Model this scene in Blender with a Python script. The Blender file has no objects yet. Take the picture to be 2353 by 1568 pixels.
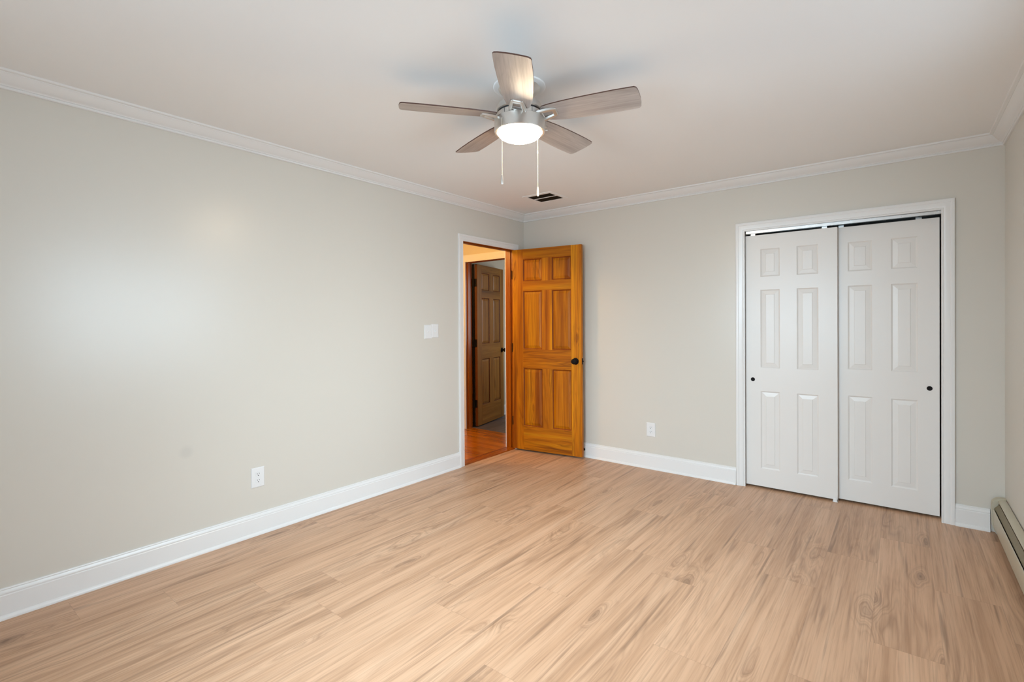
import bpy, math, random
from mathutils import Vector, Matrix

random.seed(11)
S = bpy.context.scene
COL = S.collection
PI = math.pi
R = math.radians

# ------------------------------------------------------------------ camera
FPX = 1140.946
YAW, PIT, ROL = 0.66606, -0.00657, -0.006536
cam_d = bpy.data.cameras.new('camera')
cam = bpy.data.objects.new('camera', cam_d)
COL.objects.link(cam)
cam_d.sensor_fit = 'HORIZONTAL'
cam_d.sensor_width = 36.0
cam_d.lens = FPX / 2353 * 36.0
cam_d.shift_y = -34.61 / 2353
cam_d.clip_start = 0.02
fw = Vector((-math.sin(YAW) * math.cos(PIT), math.cos(YAW) * math.cos(PIT), math.sin(PIT)))
rt = Vector((math.cos(YAW), math.sin(YAW), 0))
up = rt.cross(fw)
r2 = rt * math.cos(ROL) + up * math.sin(ROL)
u2 = -rt * math.sin(ROL) + up * math.cos(ROL)
m = Matrix((r2, u2, -fw)).transposed().to_4x4()
m.translation = Vector((3.13552, -4.19655, 1.29847))
cam.matrix_world = m
S.camera = cam

# ------------------------------------------------------------------ colour management, world, daylight
S.view_settings.view_transform = 'Standard'
S.view_settings.look = 'None'
S.view_settings.exposure = 0.05
S.view_settings.gamma = 1.0
S.view_settings.use_curve_mapping = False
try:
    S.cycles.use_denoising = True
    S.cycles.max_bounces = 10
    S.cycles.diffuse_bounces = 7
    S.cycles.sample_clamp_indirect = 6.0
except Exception:
    pass
wd = bpy.data.worlds.new('sky')
S.world = wd
wd.use_nodes = True
wd.node_tree.nodes['Background'].inputs[0].default_value = (0.74, 0.88, 1.0, 1)
wd.node_tree.nodes['Background'].inputs[1].default_value = 2.25


def area_light(name, loc, direction, sx, sy, power, colour, spread=180):
    d = bpy.data.lights.new(name, 'AREA')
    d.shape = 'RECTANGLE'
    d.size, d.size_y = sx, sy
    d.energy = power
    d.color = colour
    d.spread = R(spread)
    o = bpy.data.objects.new(name, d)
    COL.objects.link(o)
    o.location = loc
    o.rotation_euler = Vector(direction).to_track_quat('-Z', 'Y').to_euler()
    return o


# room: left wall x=0, back wall y=0, right wall x=W, rear wall y=YR
W, YR, CZ = 3.6235, -4.75, 2.42
WIN = (-3.25, -1.55, 0.80, 2.05)          # right-wall window: y0, y1, z0, z1
WIN2 = (1.10, 2.50, 0.80, 2.05)             # rear-wall window: x0, x1, z0, z1
# name: (location, direction, size across, size up, power, colour, spread)
WY, WX2 = (WIN[0] + WIN[1]) / 2, (WIN2[0] + WIN2[1]) / 2
SKY = (0.66, 0.86, 1.0)
DAYLIGHT = {
    'daylight_right_beam': ((W + 0.40, WY, 1.58), (-1, 0, -0.20), 1.6, 1.2, 26, SKY, 85),
    'daylight_right_down': ((W + 0.40, WY, 1.75), (-1, 0, -0.75), 1.6, 1.2, 6, SKY, 80),
    'daylight_rear_beam': ((WX2, YR - 0.40, 1.58), (0, 1, -0.20), 1.4, 1.2, 31, SKY, 85),
    'daylight_rear_down': ((WX2, YR - 0.40, 1.75), (0, 1, -0.70), 1.4, 1.2, 34, SKY, 80),
    'ceiling_fill_right': ((W + 0.55, WY, 0.75), (-1, 0, 0.7), 1.7, 0.9, 3, SKY, 140),  # added uplight brightening the ceiling, in place of daylight off the ground
    'ceiling_fill_rear': ((WX2, YR - 0.55, 0.75), (0, 1, 0.7), 1.4, 0.9, 9, SKY, 140),  # second added uplight for the ceiling, outside the rear wall
    'daylight_far_room': ((0.2, 1.9, 1.5), (-1, -0.2, -0.2), 0.9, 1.1, 14, (0.9, 0.95, 1.0), 180),
}
for nm, v in DAYLIGHT.items():
    area_light(nm, *v)



# ------------------------------------------------------------------ node helpers
def srgb(r, g, b):
    def f(c):
        c /= 255.0
        return c / 12.92 if c <= 0.04045 else ((c + 0.055) / 1.055) ** 2.4
    return (f(r), f(g), f(b), 1.0)


class NT:
    def __init__(self, name):
        self.m = bpy.data.materials.new(name)
        self.m.use_nodes = True
        self.t = self.m.node_tree
        self.b = self.t.nodes['Principled BSDF']

    def n(self, kind, **kw):
        x = self.t.nodes.new(kind)
        for k, v in kw.items():
            setattr(x, k, v)
        return x

    def link(self, a, b):
        self.t.links.new(a, b)

    def val(self, sock, v):
        if hasattr(v, 'is_output') or hasattr(v, 'links'):
            self.link(v, sock)
        else:
            sock.default_value = v

    def math(self, op, a, b=None, c=None, clamp=False):
        x = self.n('ShaderNodeMath', operation=op, use_clamp=clamp)
        self.val(x.inputs[0], a)
        if b is not None:
            self.val(x.inputs[1], b)
        if c is not None:
            self.val(x.inputs[2], c)
        return x.outputs[0]

    def mix(self, f, a, b, blend='MIX'):
        x = self.n('ShaderNodeMix', data_type='RGBA', blend_type=blend)
        self.val(x.inputs[0], f)
        self.val(x.inputs[6], a)
        self.val(x.inputs[7], b)
        return x.outputs[2]

    def ramp(self, f, stops):
        x = self.n('ShaderNodeValToRGB')
        e = x.color_ramp.elements
        while len(e) < len(stops):
            e.new(0.5)
        for el, (p, c) in zip(e, stops):
            el.position = p
            el.color = c if len(c) == 4 else (*c, 1)
        self.val(x.inputs[0], f)
        return x.outputs[0]

    def mapr(self, f, a, b, c, d):
        x = self.n('ShaderNodeMapRange')
        self.val(x.inputs[0], f)
        for i, v in enumerate((a, b, c, d)):
            x.inputs[i + 1].default_value = v
        return x.outputs[0]

    def noise(self, vec, scale, detail=2.0, rough=0.5, dist=0.0):
        x = self.n('ShaderNodeTexNoise')
        self.val(x.inputs['Vector'], vec)
        x.inputs['Scale'].default_value = scale
        x.inputs['Detail'].default_value = detail
        x.inputs['Roughness'].default_value = rough
        x.inputs['Distortion'].default_value = dist
        return x.outputs[0]

    def scaled(self, vec, s):
        x = self.n('ShaderNodeVectorMath', operation='MULTIPLY')
        self.val(x.inputs[0], vec)
        x.inputs[1].default_value = s
        return x.outputs[0]

    def bump(self, h, strength, dist):
        x = self.n('ShaderNodeBump')
        x.inputs['Strength'].default_value = strength
        x.inputs['Distance'].default_value = dist
        self.val(x.inputs['Height'], h)
        self.link(x.outputs[0], self.b.inputs['Normal'])

    def set(self, **kw):
        for k, v in kw.items():
            self.val(self.b.inputs[k.replace('_', ' ')], v)
        return self.m


def paint(name, col, rough, bump=0.0, scale=180, spec=0.5):
    q = NT(name)
    tc = q.n('ShaderNodeTexCoord').outputs['Object']
    nz = q.noise(tc, scale, 3)
    soft = q.noise(tc, 1.3, 2)
    c = q.mix(q.mapr(soft, 0.3, 0.7, 0, 0.05), col, tuple(v * 0.93 for v in col[:3]) + (1,))
    q.set(Base_Color=c, Roughness=rough)
    q.b.inputs['Specular IOR Level'].default_value = spec
    if bump:
        q.bump(nz, bump, 0.001)
    return q.m


def plain(name, col, rough=0.5, metal=0.0, spec=0.5):
    q = NT(name)
    tc = q.n('ShaderNodeTexCoord').outputs['Object']
    nz = q.noise(tc, 40, 2)
    q.set(Base_Color=col, Roughness=q.mapr(nz, 0.2, 0.8, max(0.02, rough - 0.04), rough + 0.04))
    q.b.inputs['Metallic'].default_value = metal
    q.b.inputs['Specular IOR Level'].default_value = spec
    return q.m


def wood(name, cols, rough, line=0.5, grain=0.25, rings=8.0, su=5.0, sv=0.55, knots=0.6, tone=0.12, seam=False, coat=0.0, bumpk=0.1, dash=0.0, spec=0.5):
    """UV in metres: u across the grain, v along it; the seed attribute differs from board to board."""
    q = NT(name)
    uv = q.n('ShaderNodeUVMap', uv_map='grain').outputs[0]
    seed = q.n('ShaderNodeAttribute', attribute_name='seed').outputs['Fac']
    sx = q.n('ShaderNodeSeparateXYZ')
    q.link(uv, sx.inputs[0])
    cb = q.n('ShaderNodeCombineXYZ')
    q.link(q.math('ADD', sx.outputs[0], q.math('MULTIPLY', seed, 37.0)), cb.inputs[0])
    q.link(q.math('ADD', sx.outputs[1], q.math('MULTIPLY', seed, 91.0)), cb.inputs[1])
    q.link(q.math('MULTIPLY', seed, 53.0), cb.inputs[2])
    P = cb.outputs[0]
    # knots pull the growth lines round themselves
    vor = q.n('ShaderNodeTexVoronoi', feature='F1')
    wn = q.n('ShaderNodeTexNoise')
    q.link(q.scaled(P, (9.0, 2.2, 1.0)), wn.inputs['Vector'])
    wn.inputs['Scale'].default_value = 1.0
    wn.inputs['Detail'].default_value = 2.0
    wo = q.n('ShaderNodeVectorMath', operation='SUBTRACT')
    q.link(wn.outputs['Color'], wo.inputs[0])
    wo.inputs[1].default_value = (0.5, 0.5, 0.5)
    wa = q.n('ShaderNodeVectorMath', operation='ADD')
    q.link(q.scaled(P, (5.2, 1.5, 1.0)), wa.inputs[0])
    q.link(q.scaled(wo.outputs[0], (0.55, 0.60, 0.0)), wa.inputs[1])
    q.link(wa.outputs[0], vor.inputs['Vector'])
    vor.inputs['Scale'].default_value = 1.0
    vor.inputs['Randomness'].default_value = 1.0
    kd = q.math('POWER', q.math('SUBTRACT', 1.0, q.math('MULTIPLY', vor.outputs['Distance'], 2.2), clamp=True), 2.4)
    h0 = q.noise(q.scaled(P, (su, sv, 1.0)), 1.0, 3.5, 0.48, 0.5)
    h = q.math('ADD', h0, q.math('MULTIPLY', kd, 0.33 * knots))
    fr = q.math('FRACT', q.math('MULTIPLY', h, rings))
    tri = q.math('ABSOLUTE', q.math('SUBTRACT', q.math('MULTIPLY', fr, 2.0), 1.0))
    lines = q.math('POWER', tri, 3.0)
    fr2 = q.math('FRACT', q.math('MULTIPLY', h, rings * 2.7))
    lines2 = q.math('POWER', q.math('ABSOLUTE', q.math('SUBTRACT', q.math('MULTIPLY', fr2, 2.0), 1.0)), 2.0)
    lines = q.math('MAXIMUM', lines, q.math('MULTIPLY', lines2, 0.6))
    mask = q.mapr(q.noise(q.scaled(P, (3.5, 0.7, 1.0)), 1.0, 2), 0.42, 0.64, 0.08, 1.0)
    mask = q.math('MAXIMUM', mask, q.math('MULTIPLY', kd, 2.5, clamp=True))
    fine = q.noise(q.scaled(P, (130, 3.0, 1.0)), 1.0, 3, 0.6)
    streak = q.noise(q.scaled(P, (16, 0.5, 1.0)), 1.0, 3, 0.55, 0.4)
    base = q.ramp(streak, [(0.30, cols[0]), (0.52, cols[1]), (0.72, cols[2])])
    c = q.mix(q.math('MULTIPLY', q.math('MULTIPLY', lines, mask), line), base, cols[3])
    c = q.mix(q.math('MULTIPLY', q.mapr(fine, 0.45, 0.72, 0.0, 1.0), grain), c, cols[3])
    if dash:
        dn = q.noise(q.scaled(P, (34, 1.3, 1.0)), 1.0, 2, 0.5, 0.3)
        c = q.mix(q.math('MULTIPLY', q.mapr(dn, 0.60, 0.74, 0.0, 1.0), dash), c, cols[4])
    kcore = q.math('POWER', q.math('SUBTRACT', 1.0, q.math('MULTIPLY', vor.outputs['Distance'], 6.5), clamp=True), 1.4)
    c = q.mix(q.math('MULTIPLY', kcore, 0.75 * knots), c, cols[4])
    tn = q.n('ShaderNodeTexWhiteNoise', noise_dimensions='1D')
    q.link(q.math('MULTIPLY', seed, 977.0), tn.inputs['W'])
    k = q.mapr(tn.outputs['Value'], 0, 1, 1 - tone, 1 + tone)
    kv = q.n('ShaderNodeCombineXYZ')
    for i in range(3):
        q.link(k, kv.inputs[i])
    c = q.mix(1.0, c, kv.outputs[0], 'MULTIPLY')
    if seam:
        e = q.n('ShaderNodeUVMap', uv_map='edge').outputs[0]
        es = q.n('ShaderNodeSeparateXYZ')
        q.link(e, es.inputs[0])
        wth, ln = seam
        du = q.math('MINIMUM', es.outputs[0], q.math('SUBTRACT', wth, es.outputs[0]))
        vl = q.n('ShaderNodeAttribute', attribute_name='board_length').outputs['Fac']
        dv = q.math('MINIMUM', es.outputs[1], q.math('SUBTRACT', vl, es.outputs[1]))
        d = q.math('MINIMUM', du, dv)
        c = q.mix(q.mapr(d, 0.0003, 0.0014, 0.28, 0.0), c, cols[4])
    q.set(Base_Color=c, Roughness=q.mapr(fine, 0.3, 0.7, rough - 0.05, rough + 0.07))
    q.b.inputs['Coat Weight'].default_value = coat
    q.b.inputs['Specular IOR Level'].default_value = spec
    q.b.inputs['Coat Roughness'].default_value = 0.18
    if bumpk:
        q.bump(fine, bumpk, 0.0006)
    return q.m


M = {}
M['ceiling'] = paint('ceiling_paint', (0.885, 0.90, 0.91, 1), 0.75, 0.05, 120, 0.25)
M['trim'] = paint('white_trim_paint', (0.785, 0.79, 0.79, 1), 0.28, 0.0, 60)
M['door_white'] = paint('white_door_paint', (0.765, 0.75, 0.73, 1), 0.34, 0.03, 200)
M['plastic'] = plain('white_plastic', (0.77, 0.78, 0.79, 1), 0.3)
M['black'] = plain('black_metal', (0.008, 0.007, 0.007, 1), 0.55, 0.0, 0.12)
M['slot'] = plain('dark_slot', (0.03, 0.03, 0.035, 1), 0.7)
M['void'] = plain('dark_brown_duct', (0.055, 0.034, 0.014, 1), 0.8)
M['nickel'] = plain('brushed_nickel', (0.68, 0.66, 0.63, 1), 0.36, 1.0)
M['alu'] = plain('aluminium_track', (0.72, 0.73, 0.73, 1), 0.25, 1.0)
M['heater'] = plain('beige_enamel', srgb(190, 184, 164), 0.42)
M['heater_dark'] = plain('olive_enamel', srgb(120, 108, 78), 0.45)
M['closet_wall'] = paint('closet_paint', (0.35, 0.34, 0.32, 1), 0.8)
M['chain'] = plain('pale_chain', (0.80, 0.74, 0.62, 1), 0.35, 0.6)
M['blade_edge'] = plain('dark_blade_edge', srgb(84, 56, 46), 0.5)
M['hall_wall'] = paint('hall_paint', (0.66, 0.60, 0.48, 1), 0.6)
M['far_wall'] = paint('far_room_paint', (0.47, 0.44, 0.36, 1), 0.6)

# greige wall paint, with one round smudge on the left wall
q = NT('greige_wall_paint')
geo = q.n('ShaderNodeNewGeometry').outputs['Position']
nz = q.noise(geo, 160, 3)
soft = q.noise(geo, 0.9, 2)
colw = q.mix(q.mapr(soft, 0.3, 0.7, 0, 0.06), (0.650, 0.625, 0.570, 1), (0.615, 0.593, 0.545, 1))
dst = q.n('ShaderNodeVectorMath', operation='DISTANCE')
q.link(geo, dst.inputs[0])
dst.inputs[1].default_value = (0.0, -3.15, 0.588)
sm = q.mapr(dst.outputs['Value'], 0.018, 0.042, 0.13, 0.0)
colw = q.mix(sm, colw, (0.30, 0.31, 0.32, 1))
q.set(Base_Color=colw, Roughness=0.31)
q.b.inputs['Specular IOR Level'].default_value = 0.5
q.bump(nz, 0.04, 0.001)
M['wall'] = q.m

PL_W = 0.229
M['floor'] = wood('light_oak_planks', [srgb(190, 150, 118), srgb(208, 168, 136), srgb(217, 180, 149), srgb(138, 104, 78), srgb(106, 80, 62)],
                  0.40, line=0.60, grain=0.38, rings=9.0, su=4.6, sv=0.42, knots=1.0, tone=0.035, seam=(PL_W, 1.22), dash=0.50)
M['hall_floor'] = wood('orange_hall_boards', [srgb(158, 84, 12), srgb(188, 106, 18), srgb(206, 126, 28), srgb(122, 56, 6), srgb(96, 38, 4)],
                       0.20, line=0.3, grain=0.2, rings=6, su=8, knots=0.1, tone=0.22, seam=(0.08, 1.0), coat=0.3)
M['far_floor'] = wood('grey_planks', [srgb(78, 73, 76), srgb(96, 90, 94), srgb(110, 104, 108), srgb(58, 54, 56), srgb(48, 44, 46)],
                      0.45, line=0.4, grain=0.3, rings=7, su=6, knots=0.2, tone=0.15, seam=(PL_W, 1.22))
PINE = [srgb(142, 72, 0), srgb(186, 111, 2), srgb(212, 142, 10), srgb(92, 38, 0), srgb(78, 30, 0)]
M['pine'] = wood('stained_pine', PINE, 0.45, line=0.70, grain=0.40, rings=8, su=7, sv=0.5, knots=0.45, tone=0.14, coat=0.0, dash=0.45, spec=0.22)
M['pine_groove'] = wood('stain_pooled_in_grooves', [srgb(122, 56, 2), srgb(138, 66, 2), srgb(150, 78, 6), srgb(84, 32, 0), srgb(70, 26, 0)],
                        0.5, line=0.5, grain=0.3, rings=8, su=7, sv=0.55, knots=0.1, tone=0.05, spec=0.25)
M['pine_dark'] = wood('dark_stained_pine', [srgb(132, 88, 34), srgb(156, 108, 46), srgb(172, 124, 58), srgb(96, 56, 16), srgb(76, 42, 10)],
                      0.40, line=0.5, grain=0.3, rings=8, su=7, sv=0.6, knots=0.3, tone=0.12, dash=0.3, spec=0.4)
M['dark_groove'] = wood('dark_stain_in_grooves', [srgb(92, 50, 14), srgb(104, 58, 18), srgb(112, 66, 24), srgb(64, 30, 6), srgb(56, 26, 4)],
                        0.45, line=0.5, grain=0.3, rings=8, su=7, sv=0.6, knots=0.1, tone=0.05, spec=0.3)
M['jamb'] = wood('red_stained_jamb', [srgb(128, 60, 6), srgb(154, 78, 8), srgb(170, 94, 14), srgb(96, 40, 3), srgb(80, 32, 3)],
                 0.28, line=0.4, grain=0.3, rings=6, su=8, sv=0.5, knots=0.1, tone=0.05, coat=0.08, spec=0.35)
M['blade'] = wood('weathered_grey_wood', [srgb(158, 148, 142), srgb(182, 173, 168), srgb(196, 188, 183), srgb(126, 114, 108), srgb(108, 96, 90)],
                  0.36, line=0.40, grain=0.35, rings=7, su=9, sv=0.8, knots=0.2, tone=0.04, bumpk=0.05)

q = NT('lit_glass')
q.set(Base_Color=(1, 0.97, 0.9, 1), Roughness=0.3)
q.b.inputs['Emission Color'].default_value = (1.0, 0.79, 0.54, 1)
q.b.inputs['Emission Strength'].default_value = 100.0
M['lamp'] = q.m

# window glass: clear with a weak sheen
q = NT('window_glass')
for nd in list(q.t.nodes):
    q.t.nodes.remove(nd)
out = q.n('ShaderNodeOutputMaterial')
mx = q.n('ShaderNodeMixShader')
mx.inputs[0].default_value = 0.06
tr = q.n('ShaderNodeBsdfTransparent')
gl = q.n('ShaderNodeBsdfGlossy')
gl.inputs['Roughness'].default_value = 0.02
q.link(tr.outputs[0], mx.inputs[1])
q.link(gl.outputs[0], mx.inputs[2])
q.link(mx.outputs[0], out.inputs[0])
M['glass'] = q.m


# ------------------------------------------------------------------ mesh builder
class MB:
    def __init__(self):
        self.v, self.f, self.mi, self.uv, self.sd = [], [], [], [], []

    def face(self, pts, mat=0, uv=None, seed=0.0):
        k = len(self.v)
        self.v += [tuple(p) for p in pts]
        self.f.append(tuple(range(k, k + len(pts))))
        self.mi.append(mat)
        self.uv.append(uv)
        self.sd.append(seed)

    def poly(self, verts, faces, mat=0, along=None, seed=0.0):
        k = len(self.v)
        self.v += [tuple(p) for p in verts]
        for fc in faces:
            self.f.append(tuple(k + i for i in fc))
            self.mi.append(mat)
            self.sd.append(seed)
            if along is None:
                self.uv.append(None)
            else:
                p = [Vector(verts[i]) for i in fc]
                nrm = Vector((0, 0, 0))
                for i in range(len(p)):
                    nrm += p[i].cross(p[(i + 1) % len(p)])
                ax = [abs(c) for c in nrm]
                na = ax.index(max(ax))
                if na == along:
                    a, b = [i for i in range(3) if i != na]
                else:
                    b = along
                    a = [i for i in range(3) if i not in (na, along)][0]
                self.uv.append([(pp[a], pp[b]) for pp in p])

    def box(self, x0, x1, y0, y1, z0, z1, mat=0, along=None, seed=0.0):
        x0, x1 = min(x0, x1), max(x0, x1)
        y0, y1 = min(y0, y1), max(y0, y1)
        z0, z1 = min(z0, z1), max(z0, z1)
        V = [(x0, y0, z0), (x1, y0, z0), (x1, y1, z0), (x0, y1, z0), (x0, y0, z1), (x1, y0, z1), (x1, y1, z1), (x0, y1, z1)]
        F = [(3, 2, 1, 0), (4, 5, 6, 7), (0, 1, 5, 4), (1, 2, 6, 5), (2, 3, 7, 6), (3, 0, 4, 7)]
        self.poly(V, F, mat, along, seed)
        return self

    def loft(self, rings, closed=True, caps=True, mat=0, along=None, seed=0.0):
        """rings: lists of equal length of points; each ring closed; skins between neighbours."""
        n = len(rings[0])
        V = [p for r in rings for p in r]
        F = []
        for i in range(len(rings) - 1):
            for j in range(n if closed else n - 1):
                a, b = i * n + j, i * n + (j + 1) % n
                F.append((a, b, b + n, a + n))
        if caps:
            F.append(tuple(reversed(range(n))))
            F.append(tuple((len(rings) - 1) * n + j for j in range(n)))
        self.poly(V, F, mat, along, seed)
        return self

    def lathe(self, prof, n=48, c=(0, 0, 0), caps=True, mat=0, axis='z'):
        rings = []
        for r, z in prof:
            ring = []
            for j in range(n):
                a = 2 * PI * j / n
                if axis == 'z':
                    ring.append((c[0] + r * math.cos(a), c[1] + r * math.sin(a), c[2] + z))
                elif axis == 'y':
                    ring.append((c[0] + r * math.cos(a), c[1] + z, c[2] + r * math.sin(a)))
                else:
                    ring.append((c[0] + z, c[1] + r * math.cos(a), c[2] + r * math.sin(a)))
            rings.append(ring)
        return self.loft(rings, True, caps, mat)

    def build(self, name, mats, parent=None, smooth=None, bevel=0.0, loc=None, rot=None):
        me = bpy.data.meshes.new(name)
        me.from_pydata(self.v, [], self.f)
        for mm in (mats if isinstance(mats, (list, tuple)) else [mats]):
            me.materials.append(mm)
        me.polygons.foreach_set('material_index', self.mi)
        if any(u is not None for u in self.uv):
            lay = me.uv_layers.new(name='grain')
            for p in me.polygons:
                u = self.uv[p.index]
                if u is not None:
                    for k, li in enumerate(p.loop_indices):
                        lay.data[li].uv = u[k]
            at = me.attributes.new('seed', 'FLOAT', 'FACE')
            at.data.foreach_set('value', self.sd)
        import bmesh
        bm = bmesh.new()
        bm.from_mesh(me)
        bmesh.ops.recalc_face_normals(bm, faces=bm.faces)
        bm.to_mesh(me)
        bm.free()
        if smooth is not None:
            me.polygons.foreach_set('use_smooth', [True] * len(me.polygons))
            me.set_sharp_from_angle(angle=R(smooth))
        me.update()
        o = bpy.data.objects.new(name, me)
        COL.objects.link(o)
        if parent:
            o.parent = parent
        if loc:
            o.location = loc
        if rot:
            o.rotation_euler = rot
        if bevel:
            b = o.modifiers.new('bevel', 'BEVEL')
            b.width = bevel
            b.segments = 2
            b.limit_method = 'ANGLE'
            b.angle_limit = R(40)
        return o


def tag(o, label, cat, group=None, kind=None):
    o['label'] = label
    o['category'] = cat
    if group:
        o['group'] = group
    if kind:
        o['kind'] = kind
    return o


def thing(name, label, cat, loc=(0, 0, 0), rz=0.0, group=None, kind=None):
    o = bpy.data.objects.new(name, None)
    o.empty_display_size = 0.1
    COL.objects.link(o)
    o.location = loc
    o.rotation_euler = (0, 0, rz)
    return tag(o, label, cat, group, kind)


def copy_tree(o, parent=None):
    c = o.copy()
    COL.objects.link(c)
    if parent:
        c.parent = parent
    for ch in list(o.children):
        copy_tree(ch, c)
    return c


def struct(o, label, cat):
    return tag(o, label, cat, None, 'structure')


# ------------------------------------------------------------------ room shell
def planks(name, x0, x1, y0, y1, width, length, z, mat, first_edge, joints, along='y', seed=3, thick=0.02):
    """one floor mesh: a board per face, with its own grain; joints: row -> a joint position along the board"""
    rnd = random.Random(seed)
    V, F, UV, ED, SD, LN = [], [], [], [], [], []
    k0 = math.floor((x0 - first_edge) / width)
    k1 = math.ceil((x1 - first_edge) / width)
    for k in range(k0, k1):
        a, b = first_edge + k * width, first_edge + (k + 1) * width
        j = joints.get(k, rnd.uniform(0, length))
        s = j - math.ceil((j - y0) / length) * length
        while s < y1:
            e = s + length
            ca, cb, cs, ce = max(a, x0), min(b, x1), max(s, y0), min(e, y1)
            if cb - ca > 1e-4 and ce - cs > 1e-4:
                pts = [(ca, cs), (cb, cs), (cb, ce), (ca, ce)]
                n = len(V)
                for (p, t) in pts:
                    V.append((p, t, z) if along == 'y' else (t, p, z))
                F.append((n, n + 1, n + 2, n + 3))
                UV.append([(p - a, t - s) for p, t in pts])
                SD.append(rnd.random())
                LN.append(length)
            s = e
    me = bpy.data.meshes.new(name)
    nv = len(V)
    nb = len(F)
    bx = (x0, x1, y0, y1) if along == 'y' else (y0, y1, x0, x1)
    V += [(bx[0], bx[2], z - thick), (bx[1], bx[2], z - thick), (bx[1], bx[3], z - thick), (bx[0], bx[3], z - thick),
          (bx[0], bx[2], z), (bx[1], bx[2], z), (bx[1], bx[3], z), (bx[0], bx[3], z)]
    F += [(nv + 3, nv + 2, nv + 1, nv), (nv, nv + 1, nv + 5, nv + 4), (nv + 1, nv + 2, nv + 6, nv + 5),
          (nv + 2, nv + 3, nv + 7, nv + 6), (nv + 3, nv, nv + 4, nv + 7)]
    if along == 'x':
        F = [tuple(reversed(f)) if i < nb else f for i, f in enumerate(F)]
        UV = [list(reversed(u)) for u in UV]
    me.from_pydata(V, [], F)
    g = me.uv_layers.new(name='grain')
    e = me.uv_layers.new(name='edge')
    for p in me.polygons[:nb] if False else [me.polygons[i] for i in range(nb)]:
        for kk, li in enumerate(p.loop_indices):
            g.data[li].uv = UV[p.index][kk]
            e.data[li].uv = UV[p.index][kk]
    at = me.attributes.new('seed', 'FLOAT', 'FACE')
    at.data.foreach_set('value', SD + [0.1] * 5)
    at = me.attributes.new('board_length', 'FLOAT', 'FACE')
    at.data.foreach_set('value', LN + [9.0] * 5)
    me.materials.append(mat)
    me.update()
    o = bpy.data.objects.new(name, me)
    COL.objects.link(o)
    return o


JO = {-1: -2.9, 0: -3.663, 1: -3.355, 2: -3.05, 3: -1.56, 4: -1.73, 5: -1.235, 6: -1.395, 7: -2.205, 8: -1.57, 9: -1.742, 10: -2.285, 11: -2.62, 12: -0.92, 13: -1.735, 14: -2.3, 15: -1.4}
fl = planks('floor', 0.0, W, YR, 0.115, PL_W, 1.22, 0.0, M['floor'], 0.055, JO)
struct(fl, 'light oak plank floor filling the empty bedroom', 'floor')
clf = planks('floor', 2.1, 3.4, 0.115, 0.75, PL_W, 1.22, 0.0, M['floor'], 0.055, JO, seed=9)
struct(clf, 'oak plank floor inside the closet, under the white sliding doors', 'floor')

b = MB().box(-0.0, W, YR, 0.0, CZ, CZ + 0.1)
struct(b.build('ceiling', M['ceiling']), 'smooth white ceiling above the bedroom, holding the fan', 'ceiling')

# left wall with the doorway
DY0, DY1, DZ = -0.930, -0.165, 2.047      # clear opening between the jambs
JT = 0.02
T = 0.115
b = MB()
b.box(-T, 0, YR, DY0 - JT, 0, CZ)
b.box(-T, 0, DY1 + JT, 0.0, 0, CZ)
b.box(-T, 0, DY0 - JT, DY1 + JT, DZ + JT, CZ)
struct(b.build('wall_left', M['wall']), 'long greige wall with the doorway at its far end and two white plates', 'wall')

# back wall with the closet opening
KX0, KX1, KZ = 2.160, 3.338, 2.005
b = MB()
b.box(-T, KX0 - 0.012, 0, 0.115, 0, CZ)
b.box(KX1 + 0.012, W + 0.12, 0, 0.115, 0, CZ)
b.box(KX0 - 0.012, KX1 + 0.012, 0, 0.115, KZ + 0.012, CZ)
struct(b.build('wall_back', M['wall']), 'greige wall behind the open wooden door, with the white closet', 'wall')

# right wall and rear wall with their windows
b = MB()
b.box(W, W + 0.14, YR, WIN[0], 0, CZ)
b.box(W, W + 0.14, WIN[1], 0.0, 0, CZ)
b.box(W, W + 0.14, WIN[0], WIN[1], 0, WIN[2])
b.box(W, W + 0.14, WIN[0], WIN[1], WIN[3], CZ)
struct(b.build('wall_right', M['wall']), 'greige wall at the right edge above the baseboard heater', 'wall')
b = MB()
b.box(-T, WIN2[0], YR - 0.14, YR, 0, CZ)
b.box(WIN2[1], W + 0.14, YR - 0.14, YR, 0, CZ)
b.box(WIN2[0], WIN2[1], YR - 0.14, YR, 0, WIN2[2])
b.box(WIN2[0], WIN2[1], YR - 0.14, YR, WIN2[3], CZ)
struct(b.build('wall_rear', M['wall']), 'greige wall behind the camera, with a window', 'wall')


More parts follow.
